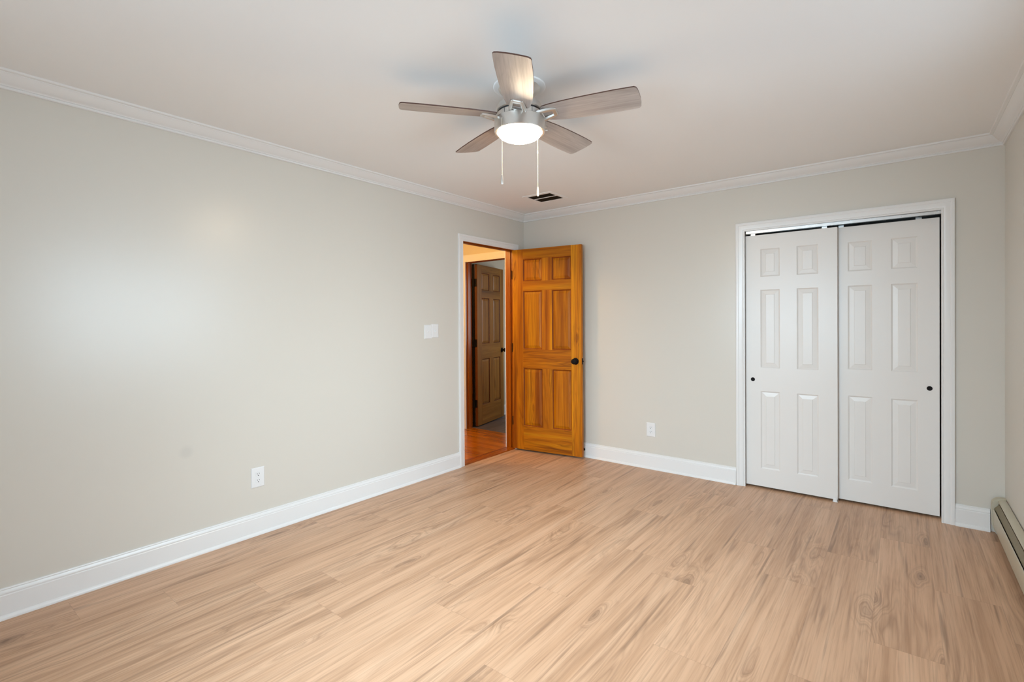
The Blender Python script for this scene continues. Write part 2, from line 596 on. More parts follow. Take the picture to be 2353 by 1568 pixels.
def sash_window(name, w, h, loc, rz, label):
    """local: x across, y outwards through the wall (0 = inner face), z up from the opening's foot"""
    t = thing(name, label, 'window', loc, rz, kind='structure')
    f = MB()
    f.box(0, 0.04, 0.0, 0.13, 0, h)
    f.box(w - 0.04, w, 0.0, 0.13, 0, h)
    f.box(0.04, w - 0.04, 0.0, 0.13, h - 0.04, h)
    f.box(0.04, w - 0.04, 0.0, 0.13, 0, 0.03)
    f.box(w / 2 - 0.03, w / 2 + 0.03, 0.02, 0.13, 0.03, h - 0.04)
    for (a, c) in ((-0.065, 0.004), (w - 0.004, w + 0.065)):
        f.box(a, c, -0.017, -0.0005, -0.06, h + 0.065)
    f.box(0.004, w - 0.004, -0.017, -0.0005, h - 0.004, h + 0.065)
    f.build('frame', M['trim'], t, bevel=0.002)
    MB().box(-0.08, w + 0.08, -0.04, 0.0, -0.02, 0.006).build('sill', M['trim'], t, bevel=0.003)
    for (a, c) in ((0.04, w / 2 - 0.03), (w / 2 + 0.03, w - 0.04)):
        for (z0, z1, y) in ((0.03, h / 2 + 0.02, 0.055), (h / 2 - 0.02, h - 0.04, 0.090)):
            s = MB()
            s.box(a, a + 0.035, y, y + 0.03, z0, z1)
            s.box(c - 0.035, c, y, y + 0.03, z0, z1)
            s.box(a + 0.035, c - 0.035, y, y + 0.03, z0, z0 + 0.04)
            s.box(a + 0.035, c - 0.035, y, y + 0.03, z1 - 0.04, z1)
            so = s.build('sash', M['trim'], t, bevel=0.002)
            MB().box(a + 0.035, c - 0.035, y + 0.013, y + 0.017, z0 + 0.04, z1 - 0.04).build('pane', M['glass'], so)
    return t


sash_window('window_1', WIN[1] - WIN[0], WIN[3] - WIN[2], (W, WIN[1], WIN[2]), -PI / 2, 'white double sash window in the right-hand wall above the heater')
sash_window('window_2', WIN2[1] - WIN2[0], WIN2[3] - WIN2[2], (WIN2[1], YR, WIN2[2]), PI, 'white double sash window in the wall behind the camera')


# ---- mouldings
def run_moulding(name, prof, wall, s0, s1, mit0, mit1, mat):
    """prof: closed list of (d from wall, z). wall 'left' runs along y, 'back' along x, 'right' along y, 'rear' along x."""
    def P(d, z, s):
        return {'left': (d, s, z), 'back': (s, -d, z), 'right': (W - d, s, z), 'rear': (s, YR + d, z)}[wall]
    r0 = [P(d, z, s0 + (d if mit0 else 0)) for d, z in prof]
    r1 = [P(d, z, s1 - (d if mit1 else 0)) for d, z in prof]
    return MB().loft([r0, r1]).build(name, mat, smooth=25)


CROWN = [(0, 2.350), (0.0085, 2.350), (0.0115, 2.3525), (0.0115, 2.357), (0.0085, 2.3595), (0.0085, 2.3615), (0.0145, 2.364), (0.0145, 2.3665)]
for i in range(9):                       # the hollow
    a = i / 8
    CROWN.append((0.0165 + 0.0435 * a, 2.3685 + 0.036 * (0.55 * a + 0.45 * a * a)))
CROWN += [(0.0625, 2.4045), (0.0625, 2.4075), (0.067, 2.409), (0.0735, 2.4105), (0.0755, 2.4135), (0.0755, CZ), (0, CZ)]
struct(run_moulding('trim_1', CROWN, 'left', YR, 0, True, True, M['trim']), 'white crown moulding along the top of the long left wall', 'crown moulding')
struct(run_moulding('trim_2', CROWN, 'back', 0, W, True, True, M['trim']), 'white crown moulding along the top of the closet wall', 'crown moulding')
struct(run_moulding('trim_3', CROWN, 'right', YR, 0, True, True, M['trim']), 'white crown moulding above the heater wall, at the upper right corner', 'crown moulding')
struct(run_moulding('trim_4', CROWN, 'rear', 0, W, True, True, M['trim']), 'white crown moulding along the wall behind the camera', 'crown moulding')

BASE = [(0, 0), (0.0235, 0), (0.0235, 0.006), (0.0215, 0.0135), (0.0175, 0.0190), (0.0145, 0.0205), (0.0145, 0.104), (0.0120, 0.1075), (0.0120, 0.1100),
        (0.0130, 0.1130), (0.0115, 0.1210), (0.0090, 0.1265), (0.0075, 0.1275), (0.0085, 0.1310), (0.0070, 0.1345), (0.0040, 0.1360), (0, 0.1360)]
struct(run_moulding('baseboard_left', BASE, 'left', YR, DY0 - 0.056, True, False, M['trim']), 'tall white baseboard along the foot of the left wall', 'baseboard')
struct(run_moulding('baseboard_back', BASE, 'back', 0.0, KX0 - 0.062, False, False, M['trim']), 'white baseboard between the wooden door and the closet', 'baseboard')
struct(run_moulding('baseboard_corner', BASE, 'back', KX1 + 0.060, W - 0.066, False, False, M['trim']), 'short white baseboard between closet casing and heater', 'baseboard')
struct(run_moulding('baseboard_rear', BASE, 'rear', 0.0, W, True, True, M['trim']), 'white baseboard along the wall behind the camera', 'baseboard')
struct(run_moulding('baseboard_stub', BASE, 'left', DY1 + 0.066, -0.0236, False, False, M['trim']), 'short piece of white baseboard in the corner behind the door', 'baseboard')


def casing(name, w0, w1, top, width, mat, plane, label, foot=0.0):
    """colonial casing round an opening; plane(u, d, z) puts a point u along the wall, d proud of it"""
    k = width / 0.06
    prof = [(0, 0), (0, 0.0085), (0.002, 0.0105), (0.008, 0.0110), (0.0105, 0.0090), (0.013, 0.0115), (0.020, 0.0135), (0.032, 0.0145), (0.040, 0.0150),
            (0.043, 0.0172), (0.049, 0.0182), (0.057, 0.0175), (0.060, 0.0150), (0.060, 0)]
    rings = []
    for (su, sz, bu, bz) in ((-1, 0, w0, foot), (-1, 1, w0, top), (1, 1, w1, top), (1, 0, w1, foot)):
        rings.append([plane(bu + su * p * k, d, bz + sz * p * k) for p, d in prof])
    return struct(MB().loft(rings).build(name, mat, smooth=25), label, 'door casing')


left_plane = lambda u, d, z: (d, u, z)
back_plane = lambda u, d, z: (u, -d, z)
casing('trim_5', DY0 + 0.004, DY1 - 0.004, DZ - 0.004, 0.060, M['trim'], left_plane, 'white casing framing the doorway to the hall')
casing('trim_6', KX0 + 0.006, KX1 - 0.006, KZ - 0.004, 0.066, M['trim'], back_plane, 'white casing framing the sliding closet doors')
casing('trim_7', DY0, DY1, DZ, 0.060, M['trim'], lambda u, d, z: (-T - d, u, z), 'white casing on the hall side of the doorway, seen edge-on')

# closet jambs (white) and closet interior
b = MB()
b.box(KX0 - 0.012, KX0, 0.0, 0.115, 0, KZ)
b.box(KX1, KX1 + 0.012, 0.0, 0.115, 0, KZ)
b.box(KX0 - 0.012, KX1 + 0.012, 0.0, 0.115, KZ, KZ + 0.012)
struct(b.build('trim_8', M['trim']), 'white jamb lining the closet opening', 'door jamb')
b = MB()
b.box(2.06, 2.10, 0.115, 0.75, 0, CZ)
b.box(3.40, 3.44, 0.115, 0.75, 0, CZ)
b.box(2.06, 3.44, 0.75, 0.79, 0, CZ)
b.box(2.10, 3.40, 0.115, 0.75, 2.38, CZ)
struct(b.build('wall_closet', M['closet_wall']), 'dark closet interior behind the white sliding doors', 'wall')

# bedroom door jambs (stained)
b = MB()
b.box(-T, 0, DY0 - JT, DY0, 0, DZ, along=2, seed=0.13)
b.box(-T, 0, DY1, DY1 + JT, 0, DZ, along=2, seed=0.31)
b.box(-T, 0, DY0 - JT, DY1 + JT, DZ, DZ + JT, along=1, seed=0.57)
b.box(-0.080, -0.042, DY0, DY0 + 0.011, 0, DZ, along=2, seed=0.71)
b.box(-0.080, -0.042, DY1 - 0.011, DY1, 0, DZ, along=2, seed=0.83)
b.box(-0.080, -0.042, DY0 + 0.011, DY1 - 0.011, DZ - 0.011, DZ, along=1, seed=0.91)
struct(b.build('trim_9', M['jamb']), 'red-brown stained jamb lining the bedroom doorway', 'door jamb')
b = MB()
pr = [(-T, 0.0), (0.006, 0.0), (0.006, 0.003), (-0.004, 0.0075), (-T + 0.012, 0.0075), (-T, 0.003)]
b.loft([[(x, DY0, z) for x, z in pr], [(x, DY1, z) for x, z in pr]], along=1, seed=0.44)
struct(b.build('trim_10', M['jamb']), 'stained wooden threshold strip under the bedroom doorway', 'threshold')

# ------------------------------------------------------------------ hall and far room
HX, HY = -1.30, 0.24
ho = planks('floor', -3.0, HY + 0.09, HX, -T, 0.08, 0.95, 0.0, M['hall_floor'], -2.96, {}, along='x', seed=5)
struct(ho, 'glossy orange hardwood floor of the hall beyond the doorway', 'floor')
b = MB()
b.box(HX - 0.1, HX, -3.0, 3.2, 0, CZ)
struct(b.build('wall_hall', M['hall_wall']), 'hall wall running past the second doorway', 'wall')
b = MB().box(HX, -T, -3.0, HY, CZ, CZ + 0.1)
struct(b.build('ceiling', M['hall_wall']), 'warmly lit hall ceiling beyond the doorway', 'ceiling')
b = MB().box(HX - 0.1, -T, -3.1, -3.0, 0, CZ)
struct(b.build('wall_hall_end', M['hall_wall']), 'closed far end of the hall', 'wall')
FX0, FX1, FZ = -1.075, -0.315, 2.045
b = MB()
b.box(HX, FX0 - JT, HY, HY + 0.115, 0, CZ)
b.box(FX1 + JT, -T, HY, HY + 0.115, 0, CZ)
b.box(FX0 - JT, FX1 + JT, HY, HY + 0.115, FZ + JT, CZ)
struct(b.build('wall_hall_front', M['hall_wall']), 'warm yellow-lit hall wall around the second doorway', 'wall')
b = MB()
b.box(-T, 0.0, 0.115, HY + 0.2, 0, CZ)
b.box(-T, 0.6, HY + 0.115, HY + 0.2, 0, CZ)
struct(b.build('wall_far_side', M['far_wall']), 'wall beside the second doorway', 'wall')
casing('trim_11', FX0 + 0.004, FX1 - 0.004, FZ - 0.004, 0.085, M['trim'], lambda u, d, z: (u, HY - d, z), 'casing of the second doorway in warm hall light')
b = MB()
b.box(FX0 - JT, FX0, HY, HY + 0.115, 0, FZ, along=2, seed=0.23)
b.box(FX1, FX1 + JT, HY, HY + 0.115, 0, FZ, along=2, seed=0.37)
b.box(FX0 - JT, FX1 + JT, HY, HY + 0.115, FZ, FZ + JT, along=0, seed=0.61)
b.box(FX0, FX0 + 0.011, HY + 0.035, HY + 0.075, 0, FZ, along=2, seed=0.77)
b.box(FX0 + 0.011, FX1 - 0.011, HY + 0.035, HY + 0.075, FZ - 0.011, FZ, along=0, seed=0.81)
b.box(FX1 - 0.011, FX1, HY + 0.035, HY + 0.075, 0, FZ, along=2, seed=0.87)
struct(b.build('trim_12', M['jamb']), 'red-brown stained jamb of the second doorway', 'door jamb')
ff = planks('floor', HX, 1.0, HY + 0.09, 3.2, PL_W, 1.22, 0.0, M['far_floor'], -1.2, {}, along='y', seed=8)
struct(ff, 'grey plank floor of the room beyond the hall', 'floor')
b = MB()
b.box(HX - 0.1, 1.1, 3.2, 3.3, 0, CZ)
b.box(1.0, 1.1, 0.79, 3.2, 0, CZ)
b.box(0.6, 1.1, HY + 0.115, 0.79, 0, CZ)
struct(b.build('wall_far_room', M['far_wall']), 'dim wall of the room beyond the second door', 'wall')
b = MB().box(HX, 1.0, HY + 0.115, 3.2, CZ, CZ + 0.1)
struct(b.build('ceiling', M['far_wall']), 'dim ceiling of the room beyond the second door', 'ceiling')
b = MB()
fb = [(d, z) for d, z in BASE]
b.loft([[(HX + d, HY + 0.116, z) for d, z in fb], [(HX + d, 3.2, z) for d, z in fb]])
struct(b.build('baseboard_far', M['trim'], smooth=25), 'white baseboard beyond the ajar second door', 'baseboard')

hl = bpy.data.lights.new('hall_lamp_light', 'POINT')
hl.energy = 48
hl.color = (1.0, 0.58, 0.20)
hl.shadow_soft_size = 0.10
hlo = bpy.data.objects.new('hall_lamp_light', hl)
COL.objects.link(hlo)
hlo.location = (-0.70, -1.35, 2.25)


# ------------------------------------------------------------------ panelled doors
def panel_mesh(w, h, loops, y_front, y_back, along=None, seed=0.0, grooves=()):
    """a raised panel that fills a w by h hole, both faces; loops: (inset, depth below the face)"""
    b = MB()
    for face in (0, 1):
        rings = []
        for ins, dep in loops:
            y = y_front + dep if face == 0 else y_back - dep
            rings.append([(ins, y, ins), (w - ins, y, ins), (w - ins, y, h - ins), (ins, y, h - ins)])
        V = [p for r in rings for p in r]
        F = []
        for i in range(len(rings) - 1):
            for j in range(4):
                a, c = i * 4 + j, i * 4 + (j + 1) % 4
                F.append((a, c, c + 4, a + 4))
        k = (len(rings) - 1) * 4
        F.append((k, k + 1, k + 2, k + 3))
        b.poly(V, F, 0, along, seed)
        nf = len(F)
        for i in range(len(rings) - 1):
            if i in grooves:
                for j in range(4):
                    b.mi[len(b.mi) - nf + i * 4 + j] = 1
    y0, y1 = y_front + loops[0][1], y_back - loops[0][1]
    V = [(0, y0, 0), (w, y0, 0), (w, y0, h), (0, y0, h), (0, y1, 0), (w, y1, 0), (w, y1, h), (0, y1, h)]
    b.poly(V, [(0, 1, 5, 4), (1, 2, 6, 5), (2, 3, 7, 6), (3, 0, 4, 7)], 0, along, seed)
    return b


def door_leaf(t, w, z0, z1, thick, cols, rows, mat_leaf, mat_panel, loops, grain=True, rnd=None, grooves=(), edge=False):
    """stiles, rails and mullions as the part 'leaf', six parts 'raised_panel'; local x along the leaf, y = 0 the front face"""
    rnd = rnd or random.Random(4)
    g = (lambda a: a) if grain else (lambda a: None)
    b = MB()
    b.box(0, cols[0][0], 0, thick, z0, z1, along=g(2), seed=rnd.random())
    if edge:
        b.mi[5] = 1                        # the hinge edge keeps a darker stain
    b.box(cols[1][1], w, 0, thick, z0, z1, along=g(2), seed=rnd.random())
    zs = [z0] + [v for r in rows for v in r] + [z1]
    for i in range(0, len(zs), 2):
        b.box(cols[0][0], cols[1][1], 0, thick, zs[i], zs[i + 1], along=g(0), seed=rnd.random())
    for (a, c) in rows:
        b.box(cols[0][1], cols[1][0], 0, thick, a, c, along=g(2), seed=rnd.random())
    b.build('leaf', mat_leaf, t)
    for (a, c) in rows:
        for (x0, x1) in cols:
            p = panel_mesh(x1 - x0, c - a, loops, 0.0, thick, g(2), rnd.random(), grooves)
            p.build('raised_panel', mat_panel, t, loc=(x0, 0, a))


def door_knob(t, x, z, thick, mat, rad=0.027):
    for s, y in ((-1, 0.0), (1, thick)):
        k = MB()
        k.lathe([(0.001, 0.0005), (0.031, 0.0005), (0.0325, 0.003), (0.030, 0.007), (0.014, 0.009), (0.011, 0.014), (0.0105, 0.026), (0.016, 0.031),
                 (rad - 0.002, 0.038), (rad, 0.046), (rad - 0.002, 0.053), (0.018, 0.058), (0.006, 0.060), (0.001, 0.060)], 32, axis='y')
        o = k.build('knob', mat, t, smooth=30, loc=(x, y, z))
        if s < 0:
            o.scale = (1, -1, 1)


def hinge(t, x, y, z, mat, h=0.085, plate=(0.0, 0.03)):
    b = MB()
    for i in range(3):
        b.lathe([(0.0058, i * h / 3 + 0.0006), (0.0058, (i + 1) * h / 3 - 0.0006)], 14, (x, y, z - h / 2))
    b.lathe([(0.0045, -0.006), (0.006, -0.003), (0.006, 0.0)], 14, (x, y, z - h / 2))
    b.lathe([(0.006, 0.0), (0.006, 0.003), (0.0045, 0.006)], 14, (x, y, z + h / 2))
    b.box(x - 0.0012, x + 0.0012, y - plate[1], y - plate[0], z - h / 2, z + h / 2)
    return b.build('hinge', mat, t, smooth=40)


WLOOP = [(0.0, 0.0), (0.003, 0.0035), (0.008, 0.0055), (0.010, 0.0105), (0.0125, 0.0115), (0.036, 0.0045), (0.0375, 0.0030)]
COLS = [(0.120, 0.335), (0.440, 0.645)]
ROWS = [(0.255, 0.841), (1.030, 1.617), (1.712, 1.937)]
LA = math.atan2(0.107, 0.742)
dr = thing('door_1', 'honey-stained pine six-panel door standing open in the far corner', 'door', (0.010, -0.207, 0), LA, kind='structure')
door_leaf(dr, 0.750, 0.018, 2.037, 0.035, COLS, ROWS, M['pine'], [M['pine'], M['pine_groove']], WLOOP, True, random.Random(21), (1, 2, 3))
door_knob(dr, 0.688, 0.927, 0.035, M['black'])
for hz in (1.785, 1.045, 0.300):
    hinge(dr, -0.007, 0.030, hz, M['black'], 0.088, (0.001, 0.033))
b = MB()
b.box(0.7502, 0.7520, 0.006, 0.029, 0.898, 0.956)
b.lathe([(0.008, 0.0), (0.008, 0.006), (0.004, 0.010)], 12, (0.752, 0.0175, 0.927), axis='x')
b.build('latch_plate', M['black'], dr)

# the black plates let into the jamb belong to the jamb's hinges
# far door, ajar into the room beyond
fa = math.atan2(0.717, -0.17)
fd = thing('door_2', 'dull brown six-panel door with black hinges, ajar beyond the hall', 'door', (-1.018, HY + 0.152, 0), fa, kind='structure')
door_leaf(fd, 0.745, 0.012, 2.030, 0.035, COLS, ROWS, [M['pine_dark'], M['dark_groove']], [M['pine_dark'], M['dark_groove']], WLOOP, True, random.Random(33), (1, 2, 3), True)
door_knob(fd, 0.690, 0.927, 0.035, M['black'])
for hz in (1.80, 1.045, 0.290):
    b = MB()
    b.lathe([(0.008, -0.05), (0.008, 0.05)], 14, (-0.010, 0.040, hz))
    b.box(-0.0045, -0.0005, 0.006, 0.036, hz - 0.048, hz + 0.048)
    b.box(-0.024, -0.020, 0.044, 0.080, hz - 0.048, hz + 0.048)
    b.box(-0.024, -0.008, 0.042, 0.046, hz - 0.048, hz + 0.048)
    b.build('hinge', M['black'], fd, smooth=40)
MB().box(-0.010, -0.005, 0.0365, 0.066, 0.012, 2.030).build('dark_gap_strip', M['black'], fd)  # added black strip, stands in for the dark of the hinge gap

# sliding closet doors
CLOOP = [(0.0, 0.0), (0.003, 0.0020), (0.007, 0.0048), (0.010, 0.0056), (0.014, 0.0050), (0.037, 0.0024), (0.0385, 0.0006), (0.040, 0.0002)]


def sliding_door(name, label, x0, w, y, cols, rows, pull, hangers):
    t = thing(name, label, 'door', (x0, y, 0), 0, kind='structure')
    door_leaf(t, w, 0.016, 1.966, 0.034, cols, rows, M['door_white'], M['door_white'], CLOOP, False)
    b = MB()
    b.lathe([(0.0005, -0.0004), (0.010, -0.0006), (0.0118, -0.0012), (0.0138, -0.0016), (0.0152, 0.0), (0.0152, 0.004)], 28, axis='y')
    b.build('finger_pull', M['black'], t, smooth=30, loc=(pull[0], -0.0004, pull[1]))
    for hx in hangers:
        h = MB()
        h.box(hx - 0.016, hx + 0.016, 0.004, 0.010, 1.955, 1.985)
        h.box(hx - 0.016, hx + 0.016, 0.004, 0.026, 1.980, 1.984)
        h.lathe([(0.009, 0.0), (0.009, 0.007)], 16, (hx, 0.012, 1.985), axis='y')
        h.build('roller_hanger', M['alu'], t)
    return t


sliding_door('door_3', 'white six-panel sliding closet door, the front one nearer the wooden door', 2.164, 0.608, 0.022,
             [(0.107, 0.242), (0.354, 0.492)], [(0.154, 0.756), (0.937, 1.541), (1.641, 1.855)], (0.052, 0.843), (0.055, 0.530))
sliding_door('door_4', 'white six-panel sliding closet door, the rear one nearer the heater', 2.722, 0.605, 0.062,
             [(0.109, 0.250), (0.354, 0.495)], [(0.162, 0.764), (0.950, 1.546), (1.647, 1.855)], (0.555, 0.848), (0.070, 0.500))
# track and floor guide
b = MB()
tp = [(0.0085, 1.9800), (0.0085, 2.0005), (0.105, 2.0005), (0.105, 1.990), (0.103, 1.990), (0.103, 1.9985), (0.0585, 1.9985), (0.0585, 1.988), (0.0565, 1.988),
      (0.0565, 1.9985), (0.0105, 1.9985), (0.0105, 1.9800)]
b.loft([[(KX0 + 0.012, y, z) for y, z in tp], [(KX1 - 0.004, y, z) for y, z in tp]])
tag(b.build('sliding_door_track', M['alu']), 'silver metal track above the white closet doors', 'door track')
b = MB()
b.box(2.742, 2.772, 0.012, 0.108, 0.0, 0.004)
b.box(2.745, 2.768, 0.0145, 0.0185, 0.004, 0.030)
b.box(2.745, 2.768, 0.0580, 0.0605, 0.004, 0.030)
tag(b.build('door_guide', M['plastic']), 'small white floor guide where the two closet doors overlap', 'door guide')


# ------------------------------------------------------------------ plates on the walls
def outlet(name, label, loc, rz, group):
    """local: x across, -y out of the wall"""
    t = thing(name, label, 'outlet', loc, rz, group)
    w, h = 0.080, 0.122
    rings = []
    for ins, d in ((0, 0.0), (0, 0.0035), (0.0035, 0.0062), (0.006, 0.0066)):
        rings.append([(-w / 2 + ins, -d, -h / 2 + ins), (w / 2 - ins, -d, -h / 2 + ins), (w / 2 - ins, -d, h / 2 - ins), (-w / 2 + ins, -d, h / 2 - ins)])
    MB().loft(rings).build('cover_plate', M['plastic'], t)
    for cz in (0.0195, -0.0195):
        b = MB()
        ring = []
        for k in range(32):
            a = 2 * PI * k / 32
            ring.append((0.0172 * math.cos(a), max(-0.0135, min(0.0135, 0.0172 * math.sin(a)))))
        b.loft([[(x, -0.006, z) for x, z in ring], [(x, -0.0082, z) for x, z in ring], [(x * 0.95, -0.0088, z * 0.95) for x, z in ring]])
        f = b.build('receptacle', M['plastic'], t, loc=(0, 0, cz))
        s = MB()
        s.box(-0.0074, -0.0052, -0.0092, -0.0080, -0.0005, 0.0080)
        s.box(0.0052, 0.0074, -0.0092, -0.0080, 0.0010, 0.0075)
        s.lathe([(0.0028, -0.0092), (0.0028, -0.0080)], 12, (0, 0, -0.0070), axis='y')
        s.build('slots', M['slot'], f)
    b = MB().lathe([(0.0032, -0.0062), (0.0032, -0.0074), (0.0015, -0.0080)], 12, axis='y')
    b.build('screw', M['plastic'], t)
    return t


outlet('wall_outlet', 'white duplex outlet low on the long left wall', (0.0, -2.7625, 0.353), PI / 2, 'duplex outlets')
outlet('wall_outlet', 'white duplex outlet low on the closet wall beside the wooden door', (1.391, 0.0, 0.346), 0, 'duplex outlets')


def switch(label, loc, rz, up):
    t = thing('light_switch', label, 'light switch', loc, rz, 'light switches by the doorway')
    w, h = 0.0785, 0.117
    rings = []
    for ins, d in ((0, 0.0), (0, 0.0035), (0.0035, 0.0062), (0.006, 0.0066)):
        rings.append([(-w / 2 + ins, -d, -h / 2 + ins), (w / 2 - ins, -d, -h / 2 + ins), (w / 2 - ins, -d, h / 2 - ins), (-w / 2 + ins, -d, h / 2 - ins)])
    MB().loft(rings).build('cover_plate', M['plastic'], t)
    s = 1 if up else -1
    b = MB()
    b.box(-0.006, 0.006, -0.0078, -0.0060, -0.0125, 0.0125)
    b.loft([[(-0.0045, -0.0070, -0.008), (0.0045, -0.0070, -0.008), (0.0045, -0.0070, 0.008), (-0.0045, -0.0070, 0.008)],
            [(-0.0035, -0.0135, s * 0.005 - 0.003), (0.0035, -0.0135, s * 0.005 - 0.003), (0.0035, -0.0125, s * 0.005 + 0.004), (-0.0035, -0.0125, s * 0.005 + 0.004)]])
    b.build('toggle', M['plastic'], t)
    for z in (0.030, -0.030):
        MB().lathe([(0.003, -0.0062), (0.003, -0.0072), (0.0015, -0.0077)], 10, axis='y').build('screw', M['plastic'], t, loc=(0, 0, z))


switch('white light switch, the one farther from the doorway and set slightly lower', (0.0, -1.3525, 1.2265), PI / 2, True)
switch('white light switch, the one nearer the doorway and set slightly higher', (0.0, -1.2735, 1.2330), PI / 2, False)

# door stop behind the wooden door
b = MB()
b.lathe([(0.0005, 0.0), (0.013, 0.0), (0.013, 0.003), (0.005, 0.005), (0.0045, 0.030)], 16, axis='y')
b2 = MB().lathe([(0.0045, 0.0), (0.0085, 0.001), (0.0092, 0.005), (0.0085, 0.011), (0.0005, 0.012)], 16, axis='y')
ds = thing('door_stop', 'small black door stop on the baseboard behind the wooden door', 'door stop', (0.722, -0.0145, 0.073), PI)
b.build('rod', M['black'], ds, smooth=35)
b2.build('bumper', M['black'], ds, smooth=35, loc=(0, 0.030, 0))

# ------------------------------------------------------------------ ceiling vent
vt = thing('ceiling_vent', 'white-framed ceiling vent with two dark slots near the corner', 'vent', (0.6225, -0.5, CZ))
b = MB()
ox, oy0, oy1 = 0.150, -0.152, 0.150
ix = 0.120
slots = ((-0.112, -0.0135), (0.0025, 0.1105))
z0, z1 = -0.0045, 0.0
b.box(-ox, -ix, oy0, oy1, z0, z1)
b.box(ix, ox, oy0, oy1, z0, z1)
b.box(-ix, ix, oy0, slots[0][0], z0, z1)
b.box(-ix, ix, slots[0][1], slots[1][0], z0, z1)
b.box(-ix, ix, slots[1][1], oy1, z0, z1)
b.build('frame', M['ceiling'], vt, bevel=0.002)
for (a, c) in slots:
    b = MB()
    b.box(-ix, ix, a, c, -0.0012, -0.0004)
    b.build('duct_opening', M['void'], vt)
    n = 7
    b = MB()
    for k in range(n):
        yy = a + (c - a) * (k + 0.5) / n
        b.loft([[(-ix, yy - 0.003, -0.0045), (-ix, yy - 0.0022, -0.0045), (-ix, yy + 0.004, -0.0014), (-ix, yy + 0.0032, -0.0014)],
                [(ix, yy - 0.003, -0.0045), (ix, yy - 0.0022, -0.0045), (ix, yy + 0.004, -0.0014), (ix, yy + 0.0032, -0.0014)]])
    b.build('louver', M['void'], vt)

# ------------------------------------------------------------------ baseboard heater
HL0, HL1 = -0.022, -3.30
ht = thing('baseboard_heater', 'beige baseboard heater low on the right-hand wall', 'heater', (W, 0, 0))


def hprof(name, prof, mat, y0=HL0 - 0.03, y1=HL1 + 0.03, smooth=30):
    b = MB().loft([[(-d, y0, z) for d, z in prof], [(-d, y1, z) for d, z in prof]])
    return b.build(name, mat, ht, smooth=smooth)


hprof('back_panel', [(0.0, 0.02), (0.004, 0.02), (0.004, 0.21), (0.0, 0.21)], M['heater'])
hprof('hood', [(0.004, 0.222), (0.012, 0.222), (0.030, 0.2165), (0.036, 0.212), (0.037, 0.207), (0.0355, 0.207), (0.034, 0.211), (0.029, 0.2145), (0.012, 0.2195), (0.004, 0.2195)], M['heater'])
hprof('damper', [(0.0345, 0.197), (0.0365, 0.1975), (0.0420, 0.184), (0.0525, 0.171), (0.0555, 0.1705), (0.0545, 0.1685), (0.0510, 0.169), (0.0400, 0.183)], M['heater_dark'], HL0 - 0.062)
hprof('front_panel', [(0.0545, 0.158), (0.0565, 0.160), (0.0590, 0.158), (0.0605, 0.150), (0.0560, 0.050), (0.0500, 0.034), (0.0485, 0.035), (0.0540, 0.052), (0.0580, 0.148)], M['heater'], HL0 - 0.0490)
hprof('fins_dark_interior', [(0.006, 0.04), (0.045, 0.04), (0.045, 0.150), (0.030, 0.190), (0.006, 0.190)], M['slot'])  # fins as one block, extended in dark colour to paint the shaded interior
for (y0, y1) in ((HL0, HL0 - 0.045), (HL1 + 0.045, HL1)):
    outer = [(0.0, 0.010), (0.046, 0.010), (0.056, 0.035), (0.0625, 0.060), (0.0640, 0.170)]
    for i in range(9):
        a = i / 8 * PI / 2
        outer.append((0.024 + 0.040 * math.cos(a), 0.184 + 0.040 * math.sin(a)))
    outer += [(0.0, 0.2245)]
    hprof('end_cap', outer, M['heater'], y0, y1)

# ------------------------------------------------------------------ ceiling fan
FC = (1.704, -2.306)
fan = thing('ceiling_fan', 'five-blade ceiling fan with grey wood blades and a glowing light', 'ceiling fan', (FC[0], FC[1], CZ))
Z = lambda z: z - CZ
b = MB().lathe([(0.001, 0.0), (0.1235, 0.0), (0.1245, -0.003), (0.122, -0.006), (0.112, -0.0085), (0.001, -0.0085)], 64)
b.build('ceiling_ring', M['ceiling'], fan, smooth=30)
b = MB().lathe([(0.001, -0.008), (0.098, -0.008), (0.100, -0.012), (0.094, -0.020), (0.080, -0.031), (0.060, -0.042), (0.040, -0.050), (0.001, -0.052)], 64)
b.build('canopy', M['nickel'], fan, smooth=30)
b = MB().lathe([(0.030, -0.0515), (0.030, -0.075)], 40)
b.build('neck', M['nickel'], fan, smooth=30)
b = MB().lathe([(0.001, Z(2.352)), (0.050, Z(2.352)), (0.085, Z(2.344)), (0.104, Z(2.330)), (0.110, Z(2.314)), (0.110, Z(2.302)), (0.106, Z(2.298)), (0.001, Z(2.298))], 64)
b.build('motor_housing', M['nickel'], fan, smooth=30)
b = MB().lathe([(0.001, Z(2.2985)), (0.098, Z(2.2985)), (0.098, Z(2.290)), (0.001, Z(2.290))], 64)
b.build('flywheel', M['slot'], fan, smooth=30)
b = MB().lathe([(0.001, Z(2.2905)), (0.106, Z(2.2905)), (0.108, Z(2.288)), (0.108, Z(2.266)), (0.106, Z(2.264)), (0.001, Z(2.264))], 64)
for k in range(5):
    a = R(15.4 + 36 + 72 * k)
    c, s = math.cos(a), math.sin(a)
    pts = []
    for (rr, tt) in ((0.1076, -0.001), (0.1086, -0.001), (0.1086, 0.001), (0.1076, 0.001)):
        pts.append((rr * c - tt * s, rr * s + tt * c))
    b.loft([[(x, y, Z(2.266)) for x, y in pts], [(x, y, Z(2.288)) for x, y in pts]], mat=1)
b.build('switch_housing', [M['nickel'], M['slot']], fan, smooth=30)
b = MB().lathe([(0.001, Z(2.2642)), (0.117, Z(2.2642)), (0.1205, Z(2.261)), (0.1205, Z(2.206)), (0.118, Z(2.2025)), (0.108, Z(2.2015)), (0.106, Z(2.204)), (0.001, Z(2.206))], 72)
b.build('light_kit_drum', M['nickel'], fan, smooth=30)
prof = [(0.104, Z(2.205))]
